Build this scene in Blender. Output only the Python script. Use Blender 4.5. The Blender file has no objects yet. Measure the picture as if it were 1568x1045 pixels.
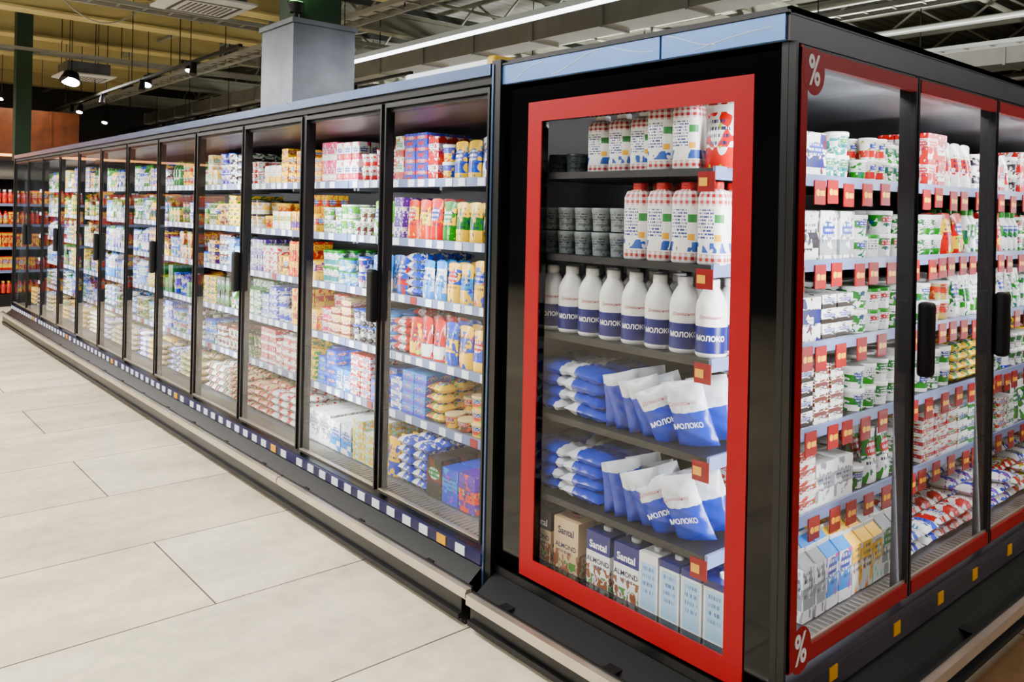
import bpy, math, random
import numpy as np
from mathutils import Matrix, Vector
random.seed(11)
scene=bpy.context.scene
COL=scene.collection
PI=math.pi

# ---------------------------------------------------------------- materials
def lin(c,sat=1.0,val=1.0):
    v=[((x/255)/12.92 if x/255<=0.04045 else ((x/255+0.055)/1.055)**2.4) for x in c]
    if sat!=1.0:
        L=.2126*v[0]+.7152*v[1]+.0722*v[2]; v=[min(1,max(0.0,L+(x-L)*sat)) for x in v]
    return tuple(x*val for x in v)
def mat(name,rgb,rough=.5,metal=0.,em=0.,spec=.5,var=0.,vscale=6.,bump=0.,bscale=60.,coat=0.,emrgb=None):
    m=bpy.data.materials.new(name); m.use_nodes=True
    nt=m.node_tree; b=nt.nodes['Principled BSDF']
    c=lin(rgb)
    b.inputs['Base Color'].default_value=(*c,1)
    b.inputs['Roughness'].default_value=rough
    b.inputs['Metallic'].default_value=metal
    b.inputs['Specular IOR Level'].default_value=spec
    if coat: b.inputs['Coat Weight'].default_value=coat
    if em:
        e=lin(emrgb) if emrgb else c
        b.inputs['Emission Color'].default_value=(*e,1); b.inputs['Emission Strength'].default_value=em
    if var or bump:
        g=nt.nodes.new('ShaderNodeNewGeometry')
        if var:
            n=nt.nodes.new('ShaderNodeTexNoise'); n.inputs['Scale'].default_value=vscale; n.inputs['Detail'].default_value=4
            nt.links.new(g.outputs['Position'],n.inputs['Vector'])
            r=nt.nodes.new('ShaderNodeValToRGB')
            r.color_ramp.elements[0].position=.3; r.color_ramp.elements[1].position=.7
            r.color_ramp.elements[0].color=(*[x*(1-var) for x in c],1)
            r.color_ramp.elements[1].color=(*[min(1,x*(1+var)) for x in c],1)
            nt.links.new(n.outputs['Fac'],r.inputs['Fac']); nt.links.new(r.outputs['Color'],b.inputs['Base Color'])
        if bump:
            n2=nt.nodes.new('ShaderNodeTexNoise'); n2.inputs['Scale'].default_value=bscale
            nt.links.new(g.outputs['Position'],n2.inputs['Vector'])
            bp=nt.nodes.new('ShaderNodeBump'); bp.inputs['Strength'].default_value=bump; bp.inputs['Distance'].default_value=.01
            nt.links.new(n2.outputs['Fac'],bp.inputs['Height']); nt.links.new(bp.outputs['Normal'],b.inputs['Normal'])
    return m
def glass_mat(name,tint=(.95,.97,.96),refl=.03):
    m=bpy.data.materials.new(name); m.use_nodes=True; nt=m.node_tree; nt.nodes.clear()
    o=nt.nodes.new('ShaderNodeOutputMaterial'); mx=nt.nodes.new('ShaderNodeMixShader')
    t=nt.nodes.new('ShaderNodeBsdfTransparent'); t.inputs[0].default_value=(*tint,1)
    g=nt.nodes.new('ShaderNodeBsdfGlossy'); g.inputs['Roughness'].default_value=.0; g.inputs[0].default_value=(.9,.93,1,1)
    lw=nt.nodes.new('ShaderNodeLayerWeight'); lw.inputs[0].default_value=.5
    p=nt.nodes.new('ShaderNodeMath'); p.operation='POWER'; p.inputs[1].default_value=5
    a=nt.nodes.new('ShaderNodeMath'); a.operation='MULTIPLY_ADD'; a.inputs[1].default_value=.75; a.inputs[2].default_value=refl
    nt.links.new(lw.outputs['Facing'],p.inputs[0]); nt.links.new(p.outputs[0],a.inputs[0]); nt.links.new(a.outputs[0],mx.inputs[0])
    nt.links.new(t.outputs[0],mx.inputs[1]); nt.links.new(g.outputs[0],mx.inputs[2]); nt.links.new(mx.outputs[0],o.inputs[0])
    return m

class NB:
    def __init__(s,m): s.nt=m.node_tree
    def n(s,t,**k):
        x=s.nt.nodes.new(t)
        for a,b in k.items(): setattr(x,a,b)
        return x
    def l(s,a,b): s.nt.links.new(a,b)
    def m(s,op,a,b=None,c=None):
        x=s.n('ShaderNodeMath',operation=op)
        for i,q in enumerate((a,b,c)):
            if q is None: continue
            if isinstance(q,(int,float)): x.inputs[i].default_value=q
            else: s.l(q,x.inputs[i])
        return x.outputs[0]
    def mix(s,f,a,b):
        x=s.n('ShaderNodeMix',data_type='RGBA')
        for i,q in ((0,f),(6,a),(7,b)):
            if isinstance(q,(int,float)): x.inputs[i].default_value=q
            elif isinstance(q,tuple): x.inputs[i].default_value=(*q,1)
            else: s.l(q,x.inputs[i])
        return x.outputs[2]
    def comb(s,a,b,c):
        x=s.n('ShaderNodeCombineXYZ')
        for i,q in enumerate((a,b,c)):
            if isinstance(q,(int,float)): x.inputs[i].default_value=q
            else: s.l(q,x.inputs[i])
        return x.outputs[0]
    def noise(s,v,sc,det=1):
        x=s.n('ShaderNodeTexNoise'); x.inputs['Scale'].default_value=sc; x.inputs['Detail'].default_value=det
        s.l(v,x.inputs['Vector']); return x.outputs['Fac']
    def rng(s,v,a,b):
        return s.m('MULTIPLY',s.m('GREATER_THAN',v,a),s.m('LESS_THAN',v,b))

def stock_mat(name,style='label',rough=.35):
    m=bpy.data.materials.new(name); m.use_nodes=True; b=NB(m); P=m.node_tree.nodes['Principled BSDF']
    P.inputs['Roughness'].default_value=rough
    A=b.n('ShaderNodeAttribute',attribute_name='Base'); B=b.n('ShaderNodeAttribute',attribute_name='Acc')
    uv=b.n('ShaderNodeUVMap',uv_map='UV'); sp=b.n('ShaderNodeSeparateXYZ'); b.l(uv.outputs[0],sp.inputs[0])
    u,v=sp.outputs[0],sp.outputs[1]; base,mask=A.outputs['Color'],A.outputs['Alpha']; acc,idn=B.outputs['Color'],B.outputs['Alpha']
    row=b.m('FLOOR',b.m('MULTIPLY',v,9)); fr=b.m('FRACT',b.m('MULTIPLY',v,9))
    tx=b.noise(b.comb(b.m('MULTIPLY',u,26),b.m('MULTIPLY_ADD',idn,91,b.m('MULTIPLY',row,7.3)),0),1.0)
    text=b.m('MULTIPLY',b.m('GREATER_THAN',tx,.5),b.rng(fr,.2,.7))
    if style=='label':
        h=b.n('ShaderNodeHueSaturation'); b.l(acc,h.inputs['Color']); b.l(b.m('MULTIPLY_ADD',b.m('FRACT',b.m('MULTIPLY',idn,5.3)),.4,.45),h.inputs['Hue'])
        h.inputs['Value'].default_value=.85; h.inputs['Saturation'].default_value=1.3
        b0=b.m('MULTIPLY',b.m('FRACT',b.m('MULTIPLY',idn,7.7)),.55)
        band=b.m('MULTIPLY',b.m('GREATER_THAN',v,b0),b.m('LESS_THAN',v,b.m('ADD',b0,.32)))
        nz=b.noise(b.comb(b.m('MULTIPLY_ADD',idn,37,u),b.m('MULTIPLY_ADD',idn,11,v),idn),2.6)
        blob=b.m('GREATER_THAN',nz,.60)
        nz2=b.noise(b.comb(b.m('MULTIPLY_ADD',idn,17,u),b.m('MULTIPLY_ADD',idn,51,v),3.0),4.5)
        blob2=b.m('GREATER_THAN',nz2,.64)
        c=b.mix(band,base,acc); c=b.mix(blob,c,b.mix(band,acc,base)); c=b.mix(blob2,c,h.outputs[0])
        cu=b.m('SUBTRACT',u,.5); cv=b.m('SUBTRACT',v,.62)
        el=b.m('ADD',b.m('MULTIPLY',b.m('MULTIPLY',cu,cu),5.5),b.m('MULTIPLY',b.m('MULTIPLY',cv,cv),32))
        plate=b.m('MULTIPLY',b.m('LESS_THAN',el,.8),b.m('GREATER_THAN',b.m('FRACT',b.m('MULTIPLY',idn,3.1)),.5))
        k9=b.m('FRACT',b.m('MULTIPLY',idn,9.1))
        pc=b.mix(b.m('GREATER_THAN',k9,.35),(.42,.0,.01),(.01,.03,.3)); pc=b.mix(b.m('GREATER_THAN',k9,.7),pc,(.01,.2,.04))
        c=b.mix(plate,c,pc)
        zone=b.m('MULTIPLY',b.rng(v,.34,.78),b.rng(u,.12,.88))
        c=b.mix(b.m('MULTIPLY',text,zone),c,b.mix(plate,(.02,.02,.08),(.9,.9,.9)))
        col=b.mix(mask,base,c)
    elif style=='gingham':
        ck=b.m('GREATER_THAN',b.m('FRACT',b.m('MULTIPLY',u,6)),.5)
        ck2=b.m('GREATER_THAN',b.m('FRACT',b.m('MULTIPLY',v,13)),.5)
        g=b.m('MULTIPLY',b.m('ADD',ck,ck2),.5)
        ging=b.mix(g,(.86,.84,.82),(.42,.0,.005))
        zone=b.m('MAXIMUM',b.m('GREATER_THAN',v,.7),b.m('LESS_THAN',v,.12))
        small=b.m('MULTIPLY',b.m('GREATER_THAN',b.m('FRACT',b.m('MULTIPLY',v,24)),.45),b.m('GREATER_THAN',b.noise(b.comb(b.m('MULTIPLY',u,34),b.m('MULTIPLY',b.m('FLOOR',b.m('MULTIPLY',v,24)),7.3),idn),1.0),.48))
        body=b.mix(b.m('MULTIPLY',small,b.m('MULTIPLY',b.rng(v,.30,.66),b.rng(u,.2,.64))),(.84,.84,.82),(.01,.03,.2))
        body=b.mix(b.m('MULTIPLY',b.rng(v,.14,.26),b.m('GREATER_THAN',b.noise(b.comb(u,v,idn),5.0),.5)),body,(.02,.09,.4))
        body=b.mix(b.m('MULTIPLY',b.rng(v,.28,.36),b.rng(u,.66,.84)),body,(.8,.4,.01))
        body=b.mix(b.m('MULTIPLY',b.rng(v,.5,.6),b.rng(u,.66,.9)),body,(.03,.22,.05))
        c=b.mix(zone,body,ging); col=b.mix(mask,base,c)
    elif style=='almond':
        nz=b.noise(b.comb(u,v,idn),6.0,2)
        c=b.mix(b.m('MULTIPLY',b.m('LESS_THAN',v,.4),b.m('GREATER_THAN',nz,.5)),base,(.25,.07,.02))
        c=b.mix(b.m('MULTIPLY',b.m('LESS_THAN',v,.25),b.m('LESS_THAN',nz,.42)),c,(.06,.22,.03))
        c=b.mix(b.m('GREATER_THAN',v,.62),c,acc)
        c=b.mix(b.m('MULTIPLY',text,b.m('MULTIPLY',b.rng(v,.36,.44),b.rng(u,.25,.75))),c,(.02,.05,.1))
        col=b.mix(mask,base,c)
    elif style=='bluecarton':
        c=b.mix(b.m('MULTIPLY',b.rng(v,.12,.8),b.rng(u,.1,.9)),base,(.35,.58,.8))
        c=b.mix(b.m('GREATER_THAN',v,.84),c,acc)
        c=b.mix(b.m('MULTIPLY',text,b.m('MULTIPLY',b.rng(v,.3,.75),b.rng(u,.2,.8))),c,(.05,.15,.4))
        col=b.mix(mask,base,c)
    b.l(col,P.inputs['Base Color'])
    return m

M_BLACK=mat('black_powder_coat',(11,12,14),.34,spec=.35,var=.15,vscale=20)
M_BLACKG=mat('black_gloss_panel',(3,3,4),.06,spec=.28,var=.05)
M_BLACKM=mat('black_matte_plastic',(12,12,14),.5,spec=.3)
M_RED=mat('red_vinyl',(160,0,16),.4,spec=.2,var=.04)
M_WHITE=mat('white_vinyl',(250,250,250),.4)
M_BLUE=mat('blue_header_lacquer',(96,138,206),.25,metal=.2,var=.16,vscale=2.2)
M_BLUE2=mat('blue_grey_rail_and_glint',(60,84,122),.22,metal=.5,var=.1,vscale=4)
M_SILVER=mat('satin_aluminium',(200,190,172),.3,metal=.8,var=.06,vscale=9)
M_INTD=mat('case_interior_dark',(14,14,17),.45,var=.1)
M_MAROON=mat('canopy_maroon',(28,3,8),.4,var=.1)
M_SHELF=mat('shelf_grey',(96,98,104),.4,metal=.2,var=.05)
M_STRIP=mat('ticket_strip',(104,118,160),.3,var=.04)
M_TAGW=mat('price_tag_paper',(226,230,240),.5,var=.06,vscale=80)
M_TAGR=mat('price_tag_red',(136,0,8),.45,spec=.25,var=.05)
M_TAGY=mat('price_tag_yellow',(232,164,0),.4,var=.05)
M_APRON=mat('apron_grey',(66,62,72),.35,metal=.3,var=.08)
M_PURP=mat('ticket_rail_purple',(34,32,76),.35,var=.1)
M_TINK=mat('ink_dark',(6,12,70),.5)
M_TRED=mat('ink_red',(160,0,14),.5)
M_GLASS=glass_mat('door_glass',refl=.05)
M_GLASSR=glass_mat('door_glass_clear',(.96,.97,.97),.08)
M_GLASS2=glass_mat('side_glass',(.98,.985,.985),.03)
M_GALV=mat('galvanised_steel',(112,118,128),.34,metal=.7,var=.28,vscale=3,bump=.06,bscale=9)
M_GREEN=mat('green_column_paint',(20,48,28),.6,var=.15)
M_LEDE=mat('led_tube_emitter',(255,255,255),.4,em=9,emrgb=(240,246,255))
M_TRUSS=mat('ceiling_steel_paint',(140,142,128),.6,var=.2,vscale=1)
M_TRUSSD=mat('ceiling_steel_dark',(50,53,50),.6,var=.2,vscale=1)
M_CREAM=mat('cream_beam_paint',(204,188,126),.6,var=.15,vscale=1)
M_DUCT=mat('duct_sheet_metal',(155,157,153),.4,metal=.4,var=.12,vscale=2)
M_WOOD=mat('dark_wood',(104,54,26),.5,var=.35,vscale=4)
M_ACW=mat('ac_white_plastic',(215,220,222),.4,var=.03)

# ---------------------------------------------------------------- mesh builder
class MB:
    def __init__(s): s.v=[];s.f=[];s.m=[];s.mats=[];s.sm=[]
    def mi(s,m):
        if m not in s.mats: s.mats.append(m)
        return s.mats.index(m)
    def poly(s,vs,fs,m,smooth=False):
        o=len(s.v); s.v+= [tuple(p) for p in vs]; k=s.mi(m)
        for f in fs: s.f.append(tuple(i+o for i in f)); s.m.append(k); s.sm.append(smooth)
    def box(s,x0,x1,y0,y1,z0,z1,m):
        if x0>x1:x0,x1=x1,x0
        if y0>y1:y0,y1=y1,y0
        if z0>z1:z0,z1=z1,z0
        v=[(x0,y0,z0),(x1,y0,z0),(x1,y1,z0),(x0,y1,z0),(x0,y0,z1),(x1,y0,z1),(x1,y1,z1),(x0,y1,z1)]
        s.poly(v,[(3,2,1,0),(4,5,6,7),(0,1,5,4),(1,2,6,5),(2,3,7,6),(3,0,4,7)],m)
    def beam(s,p,q,w,h,m):
        p=Vector(p);q=Vector(q);d=(q-p).normalized(); up=Vector((0,0,1)) if abs(d.z)<.95 else Vector((1,0,0))
        r=d.cross(up).normalized(); u=r.cross(d)
        vs=[]
        for e in (p,q):
            for a,b in ((-1,-1),(1,-1),(1,1),(-1,1)): vs.append(e+r*a*w/2+u*b*h/2)
        s.poly(vs,[(0,1,2,3),(7,6,5,4),(0,4,5,1),(1,5,6,2),(2,6,7,3),(3,7,4,0)],m)
    def cyl(s,p,q,r,m,seg=12,r2=None):
        p=Vector(p);q=Vector(q);d=(q-p).normalized(); up=Vector((0,0,1)) if abs(d.z)<.95 else Vector((1,0,0))
        a=d.cross(up).normalized(); b=a.cross(d); r2=r if r2 is None else r2
        vs=[];
        for e,R in ((p,r),(q,r2)):
            for i in range(seg):
                t=2*PI*i/seg; vs.append(e+a*math.cos(t)*R+b*math.sin(t)*R)
        s.poly(vs,[(i,(i+1)%seg,seg+(i+1)%seg,seg+i) for i in range(seg)],m,True)
        s.poly(vs[:seg],[tuple(range(seg))[::-1]],m); s.poly(vs[seg:],[tuple(range(seg))],m)
    def done(s,name,parent=None,bevel=0,loc=None):
        me=bpy.data.meshes.new(name); me.from_pydata(s.v,[],s.f); me.update()
        for m in s.mats: me.materials.append(m)
        me.polygons.foreach_set('material_index',s.m); me.polygons.foreach_set('use_smooth',s.sm)
        ob=bpy.data.objects.new(name,me); COL.objects.link(ob)
        if parent: ob.parent=parent
        if loc: ob.location=loc
        if bevel:
            b=ob.modifiers.new('bevel','BEVEL'); b.width=bevel; b.segments=3; b.limit_method='ANGLE'
        return ob
def empty(name,loc=(0,0,0)):
    e=bpy.data.objects.new(name,None); e.location=loc; e.empty_display_size=.2; COL.objects.link(e); return e
def area(name,loc,d,sx,sy,p,col=(1,1,1),parent=None):
    l=bpy.data.lights.new(name,'AREA'); l.shape='RECTANGLE'; l.size=sx; l.size_y=sy; l.energy=p; l.color=col
    o=bpy.data.objects.new(name,l); o.location=loc; o.rotation_euler=Vector(d).to_track_quat('-Z','Y').to_euler(); COL.objects.link(o)
    if parent: o.parent=parent
    return o
_tc={}
def text_mesh(t,size,bold=0):
    if (t,size,bold) in _tc: return _tc[(t,size,bold)]
    c=bpy.data.curves.new('t','FONT'); c.body=t; c.size=size; c.align_x='CENTER'; c.align_y='CENTER'; c.resolution_u=3; c.offset=bold
    o=bpy.data.objects.new('t',c); COL.objects.link(o); bpy.context.view_layer.update()
    me=bpy.data.meshes.new_from_object(o.evaluated_get(bpy.context.evaluated_depsgraph_get()))
    vs=[tuple(v.co) for v in me.vertices]; fs=[tuple(p.vertices) for p in me.polygons]
    bpy.data.objects.remove(o); bpy.data.meshes.remove(me); bpy.data.curves.remove(c)
    _tc[(t,size,bold)]=(vs,fs); return vs,fs
def put_text(mb,t,size,fn,m,bold=0):
    vs,fs=text_mesh(t,size,bold); mb.poly([fn(x,y) for x,y,_ in vs],fs,m)

# ---------------------------------------------------------------- product templates
def T(): return dict(v=[],f=[],uv=[],r=[],s=[])
def lathe(prof,seg=14,sq=0.):
    t=T(); n=len(prof)
    for r,z,_ in prof:
        for i in range(seg):
            a=-PI+2*PI*(i+.5)/seg; x,y=math.sin(a),-math.cos(a)
            if sq:
                k=(abs(x)**(2+sq*6)+abs(y)**(2+sq*6))**(-1/(2+sq*6)); x*=k;y*=k
            t['v'].append((x*r,y*r,z))
    for j in range(n-1):
        for i in range(seg):
            i2=(i+1)%seg
            t['f'].append((j*seg+i,j*seg+i2,(j+1)*seg+i2,(j+1)*seg+i))
            u0=.5+(-1+2*(i+.5)/seg)*1.25; u1=u0+2.5/seg; z0,z1=prof[j][1],prof[j+1][1]
            t['uv'].append([(u0,z0),(u1,z0),(u1,z1),(u0,z1)]); t['r'].append(prof[j][2]); t['s'].append(True)
    t['f'].append(tuple((n-1)*seg+i for i in range(seg))); t['uv'].append([(.5,1)]*seg); t['r'].append(prof[-1][2]); t['s'].append(False)
    return t
def boxT(cap=None,gable=False):
    t=T(); h=.8 if gable else 1.
    if cap: h=.94
    t['v']=[(-.5,-.5,0),(.5,-.5,0),(.5,.5,0),(-.5,.5,0),(-.5,-.5,h),(.5,-.5,h),(.5,.5,h),(-.5,.5,h)]
    for f in ((0,1,5,4),(1,2,6,5),(2,3,7,6),(3,0,4,7)):
        t['f'].append(f); t['uv'].append([(0,0),(1,0),(1,h),(0,h)]); t['r'].append(1); t['s'].append(False)
    if gable:
        t['v']+=[(-.5,-.03,.94),(.5,-.03,.94),(.5,.03,.94),(-.5,.03,.94),(-.5,-.03,1),(.5,-.03,1),(.5,.03,1),(-.5,.03,1)]
        for f in ((4,5,9,8),(6,7,11,10),(5,6,10,9),(7,4,8,11),(8,9,13,12),(9,10,14,13),(10,11,15,14),(11,8,12,15),(12,13,14,15)):
            t['f'].append(f); t['uv'].append([(0,.8),(1,.8),(1,1),(0,1)]); t['r'].append(3 if f[0]<8 else 0); t['s'].append(False)
    else:
        t['f'].append((4,5,6,7)); t['uv'].append([(0,1),(1,1),(1,1),(0,1)]); t['r'].append(0 if not cap else 3); t['s'].append(False)
    if cap:
        o=len(t['v']); s=10
        for z in (h,1.):
            for i in range(s):
                a=2*PI*i/s; t['v'].append((.18*math.cos(a)*1.0,.15+.18*math.sin(a),z))
        for i in range(s):
            t['f'].append((o+i,o+(i+1)%s,o+s+(i+1)%s,o+s+i)); t['uv'].append([(0,0)]*4); t['r'].append(2); t['s'].append(True)
        t['f'].append(tuple(o+s+i for i in range(s))); t['uv'].append([(0,0)]*s); t['r'].append(2); t['s'].append(False)
    return t
def doypack():
    t=T(); nx,nz=6,7
    for side in (-1,1):
        o=len(t['v'])
        for j in range(nz+1):
            z=j/nz; th=.5*(1-z**1.6)**.8*(.75+.5*math.sin(z*PI)*.5)+.01
            for i in range(nx+1):
                x=-.5+i/nx; w=1-.08*math.sin(z*PI)
                t['v'].append((x*w,side*th*max(0,1-abs(2*x)**2.4)**.6,z*(1-.04*abs(2*x)**3)))
        for j in range(nz):
            for i in range(nx):
                a=o+j*(nx+1)+i; q=(a,a+1,a+nx+2,a+nx+1); uvq=[(i/nx,j/nz),((i+1)/nx,j/nz),((i+1)/nx,(j+1)/nz),(i/nx,(j+1)/nz)]
                if side>0: q=q[::-1]; uvq=uvq[::-1]
                t['f'].append(q); t['uv'].append(uvq); t['r'].append(0 if j==nz-1 else 1); t['s'].append(True)
    return t
def pillow(split=None,nx=10,ny=8,wr_=.10,lo=-1):
    t=T()
    for side in (-1,1):
        o=len(t['v'])
        for j in range(ny+1):
            y=-.5+j/ny
            for i in range(nx+1):
                x=-.5+i/nx
                p=max(0,1-abs(2*y)**3)**.55*max(0,1-abs(2.08*x)**5)**.6 if abs(x)<.48 else 0
                wr=1+wr_*math.sin(x*23+y*9)*math.sin(y*17+side)
                t['v'].append((x,y*(1-.07*(1-abs(2*x)**2)),.5+side*.5*p*wr))
        for j in range(ny):
            for i in range(nx):
                a=o+j*(nx+1)+i; q=(a,a+1,a+nx+2,a+nx+1); uvq=[(j/ny,i/nx),(j/ny,(i+1)/nx),((j+1)/ny,(i+1)/nx),((j+1)/ny,i/nx)]
                if side<0: q=q[::-1]; uvq=uvq[::-1]
                t['f'].append(q); t['uv'].append(uvq)
                if split is None: t['r'].append(1)
                else: t['r'].append(0 if ((i+.5)/nx>split or (i+.5)/nx<lo) else 3)
                t['s'].append(True)
    return t
TP={
 'cup':lathe([(.38,0,1),(.46,.88,1),(.5,.9,2),(.5,.96,2),(.47,1,2)],12),
 'tub':lathe([(.42,0,1),(.48,.8,1),(.5,.82,2),(.5,.97,2),(.48,1,2)],16),
 'bottle':lathe([(.42,0,0),(.5,.04,1),(.47,.3,1),(.5,.5,1),(.5,.66,0),(.28,.8,0),(.2,.86,2),(.24,.87,2),(.24,.99,2),(.2,1,2)],12),
 'milk':lathe([(.44,0,0),(.5,.03,0),(.5,.06,3),(.5,.40,0),(.495,.45,0),(.5,.48,0),(.5,.62,0),(.47,.70,0),(.36,.80,0),(.25,.87,0),(.22,.89,2),(.24,.895,2),(.24,.985,2),(.22,1,2)],20),
 'kefir':lathe([(.46,0,0),(.5,.02,1),(.49,.3,1),(.5,.6,1),(.5,.8,1),(.42,.88,1),(.22,.91,2),(.24,.915,2),(.24,.99,2),(.22,1,2)],20,.6),
 'box':boxT(),'brick':boxT(cap=True),'gable':boxT(gable=True),'pouch':doypack(),'pillow':pillow(),
 'milkbag':pillow(.56,18,12,.26),'milkbag2':pillow(.66,18,12,.26),'milkbag3':pillow(.72,18,12,.24),'milkbag4':pillow(.84,18,12,.24),
}
for k,t in TP.items(): t['v']=np.array(t['v'])
class Stock:
    def __init__(s,material): s.v=[];s.n=0;s.f=[];s.uv=[];s.A=[];s.B=[];s.s=[];s.m=material
    def add(s,k,M,base,acc=None,cap=None,idn=None):
        t=TP[k]; acc=acc or base; cap=cap or base; idn=random.random() if idn is None else idn
        V=t['v']; R=np.array(M.to_3x3()); s.v.append(V@R.T+np.array(M.translation)); o=s.n; s.n+=len(V)
        cols={0:(*base,0.),1:(*base,1.),2:(*cap,0.),3:(*acc,0.)}
        for f,u,r,sm in zip(t['f'],t['uv'],t['r'],t['s']):
            s.f.append(tuple(i+o for i in f)); s.s.append(sm)
            for q in u: s.uv+=q; s.A+=cols[r]; s.B+=(*acc,idn)
    def done(s,name,parent=None):
        me=bpy.data.meshes.new(name); me.from_pydata(np.concatenate(s.v).tolist(),[],s.f); 
        uvl=me.uv_layers.new(name='UV'); uvl.data.foreach_set('uv',s.uv)
        a=me.color_attributes.new('Base','FLOAT_COLOR','CORNER'); a.data.foreach_set('color',s.A)
        a=me.color_attributes.new('Acc','FLOAT_COLOR','CORNER'); a.data.foreach_set('color',s.B)
        me.polygons.foreach_set('use_smooth',s.s); me.materials.append(s.m); me.update()
        ob=bpy.data.objects.new(name,me); COL.objects.link(ob)
        if parent: ob.parent=parent
        return ob
MS_LABEL=stock_mat('printed_packaging'); MS_GING=stock_mat('gingham_packaging','gingham'); MS_ALM=stock_mat('almond_packaging','almond')
MS_BLUEC=stock_mat('blue_carton_packaging','bluecarton'); MS_FILM=stock_mat('glossy_film_packaging','label',.25)

C={k:lin(v,1.0 if k in 'w gr gd k cr'.split() else 1.4,.92 if k=='w' else .72) for k,v in dict(w=(236,236,234),r=(196,4,18),b=(8,70,196),y=(255,188,0),g=(20,128,32),o=(240,92,4),p=(86,30,150),k=(34,18,14),
   n=(10,22,102),pk=(222,80,126),lb=(50,150,236),br=(112,54,22),cr=(234,204,140),lg=(120,196,40),gr=(160,166,170),gd=(50,62,60),t=(16,146,146),dr=(130,2,16)).items()}
C['y']=(.92,.52,.0)
DIM={'cup':(.072,.072,.078),'tub':(.095,.095,.085),'bottle':(.062,.062,.185),'box':(.085,.065,.11),'sbox':(.11,.08,.052),'pouch':(.105,.06,.19),
     'pillow':(.13,.11,.045),'bbox':(.12,.09,.16),'gable':(.075,.075,.2),'jar':(.1,.1,.06)}
TK={'sbox':'box','bbox':'box','jar':'tub'}
NM={'cup':'yogurt_cups','tub':'cheese_tubs','bottle':'drinking_yogurt_bottles','box':'dairy_boxes','sbox':'butter_packs','pouch':'mayonnaise_pouches',
    'pillow':'cheese_packs','bbox':'dessert_boxes','gable':'cream_cartons','jar':'dessert_jars'}
def fill(store,MW,a0,a1,z,H,b0,rows,spec,facings=(1,3),shuffle=False,wild=.45):
    a=a0; i=0; spec=list(spec)
    if shuffle: random.shuffle(spec)
    fit=None
    if facings=='fit':
        tot=sum(DIM[s[0]][0]+.004 for s in spec); fit=(a1-a0)/tot
    acc_end=a0
    while True:
        k,ba,ac,cp=spec[i%len(spec)]; last=(i%len(spec)==len(spec)-1); i+=1
        ba,ac,cp=C[ba],C[ac],C[cp]; w,d,h=DIM[k]
        if fit: acc_end+=(w+.004)*fit
        sc=random.uniform(.9,1.1) if not fit else random.uniform(.88,.98); w*=sc; h*=random.uniform(.92,1.1)
        h=min(h,H)
        ns=max(1,int(H/h))
        if k=='pouch' or k=='bottle' or k=='gable': ns=1
        if k in('cup','tub','jar'): ns=min(ns,2 if random.random()<.6 else 3)
        idn=random.random()
        if fit: nf=max(1,round((acc_end-a)/(w+.004))) if not last else 20
        else: nf=random.randint(*facings)
        for _ in range(nf):
            if random.random()<wild: idn=random.random()
            if a+w>a1: return
            cx=a+w/2
            for r in range(rows):
                nn=ns if (r or random.random()<.75) else max(1,ns-1)
                for q in range(nn):
                    M=MW@Matrix.Translation((cx+random.uniform(-.002,.002),b0+d/2+r*(d+.006)+random.uniform(0,.004),z+q*h))@Matrix.Rotation(random.uniform(-.06,.06),4,'Z')@Matrix.Diagonal((w*.96,d,h*.99,1))
                    if k not in store: store[k]=Stock(MS_FILM if k in('pouch','pillow') else MS_LABEL)
                    store[k].add(TK.get(k,k),M,ba,ac,cp,idn)
            a+=w+.004
        if a>a1-.05: return

SZ=[1.69,1.40,1.12,.83,.54,.265]
SH=[.23,.225,.22,.225,.225,.21]

# ---------------------------------------------------------------- room shell
def floor_mat():
    m=bpy.data.materials.new('stone_tile_floor'); m.use_nodes=True; b=NB(m); P=m.node_tree.nodes['Principled BSDF']
    g=b.n('ShaderNodeNewGeometry'); sp=b.n('ShaderNodeSeparateXYZ'); b.l(g.outputs['Position'],sp.inputs[0])
    vec=b.comb(b.m('ADD',sp.outputs[1],.76),b.m('ADD',sp.outputs[0],1.95),0)
    br=b.n('ShaderNodeTexBrick',offset=.5,offset_frequency=2,squash=1.0); b.l(vec,br.inputs['Vector'])
    br.inputs['Scale'].default_value=1; br.inputs['Brick Width'].default_value=1.5; br.inputs['Row Height'].default_value=.75
    br.inputs['Mortar Size'].default_value=.0035; br.inputs['Mortar Smooth'].default_value=.0
    br.inputs['Color1'].default_value=(*lin((246,232,202)),1); br.inputs['Color2'].default_value=(*lin((224,208,176)),1); br.inputs['Mortar'].default_value=(*lin((84,72,56)),1)
    v2=b.comb(b.m('MULTIPLY',sp.outputs[0],2.6),b.m('MULTIPLY',sp.outputs[1],.9),0)
    n1=b.noise(v2,1.6,8); n2=b.noise(g.outputs['Position'],14,6)
    f=b.m('MULTIPLY_ADD',n1,.95,b.m('MULTIPLY_ADD',n2,.5,.28))
    mul=b.n('ShaderNodeVectorMath',operation='SCALE'); b.l(br.outputs['Color'],mul.inputs[0]); b.l(f,mul.inputs[3])
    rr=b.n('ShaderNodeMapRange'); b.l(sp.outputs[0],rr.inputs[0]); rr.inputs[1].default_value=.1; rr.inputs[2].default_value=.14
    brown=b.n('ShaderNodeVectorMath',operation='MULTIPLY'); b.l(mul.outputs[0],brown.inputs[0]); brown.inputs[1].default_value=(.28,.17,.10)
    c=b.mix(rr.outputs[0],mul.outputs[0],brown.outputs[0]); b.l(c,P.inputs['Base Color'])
    P.inputs['Roughness'].default_value=.26
    bp=b.n('ShaderNodeBump'); bp.inputs['Strength'].default_value=.08; bp.inputs['Distance'].default_value=.01
    b.l(b.m('ADD',n1,br.outputs['Fac']),bp.inputs['Height']); bp.invert=True; b.l(bp.outputs['Normal'],P.inputs['Normal'])
    return m
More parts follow.
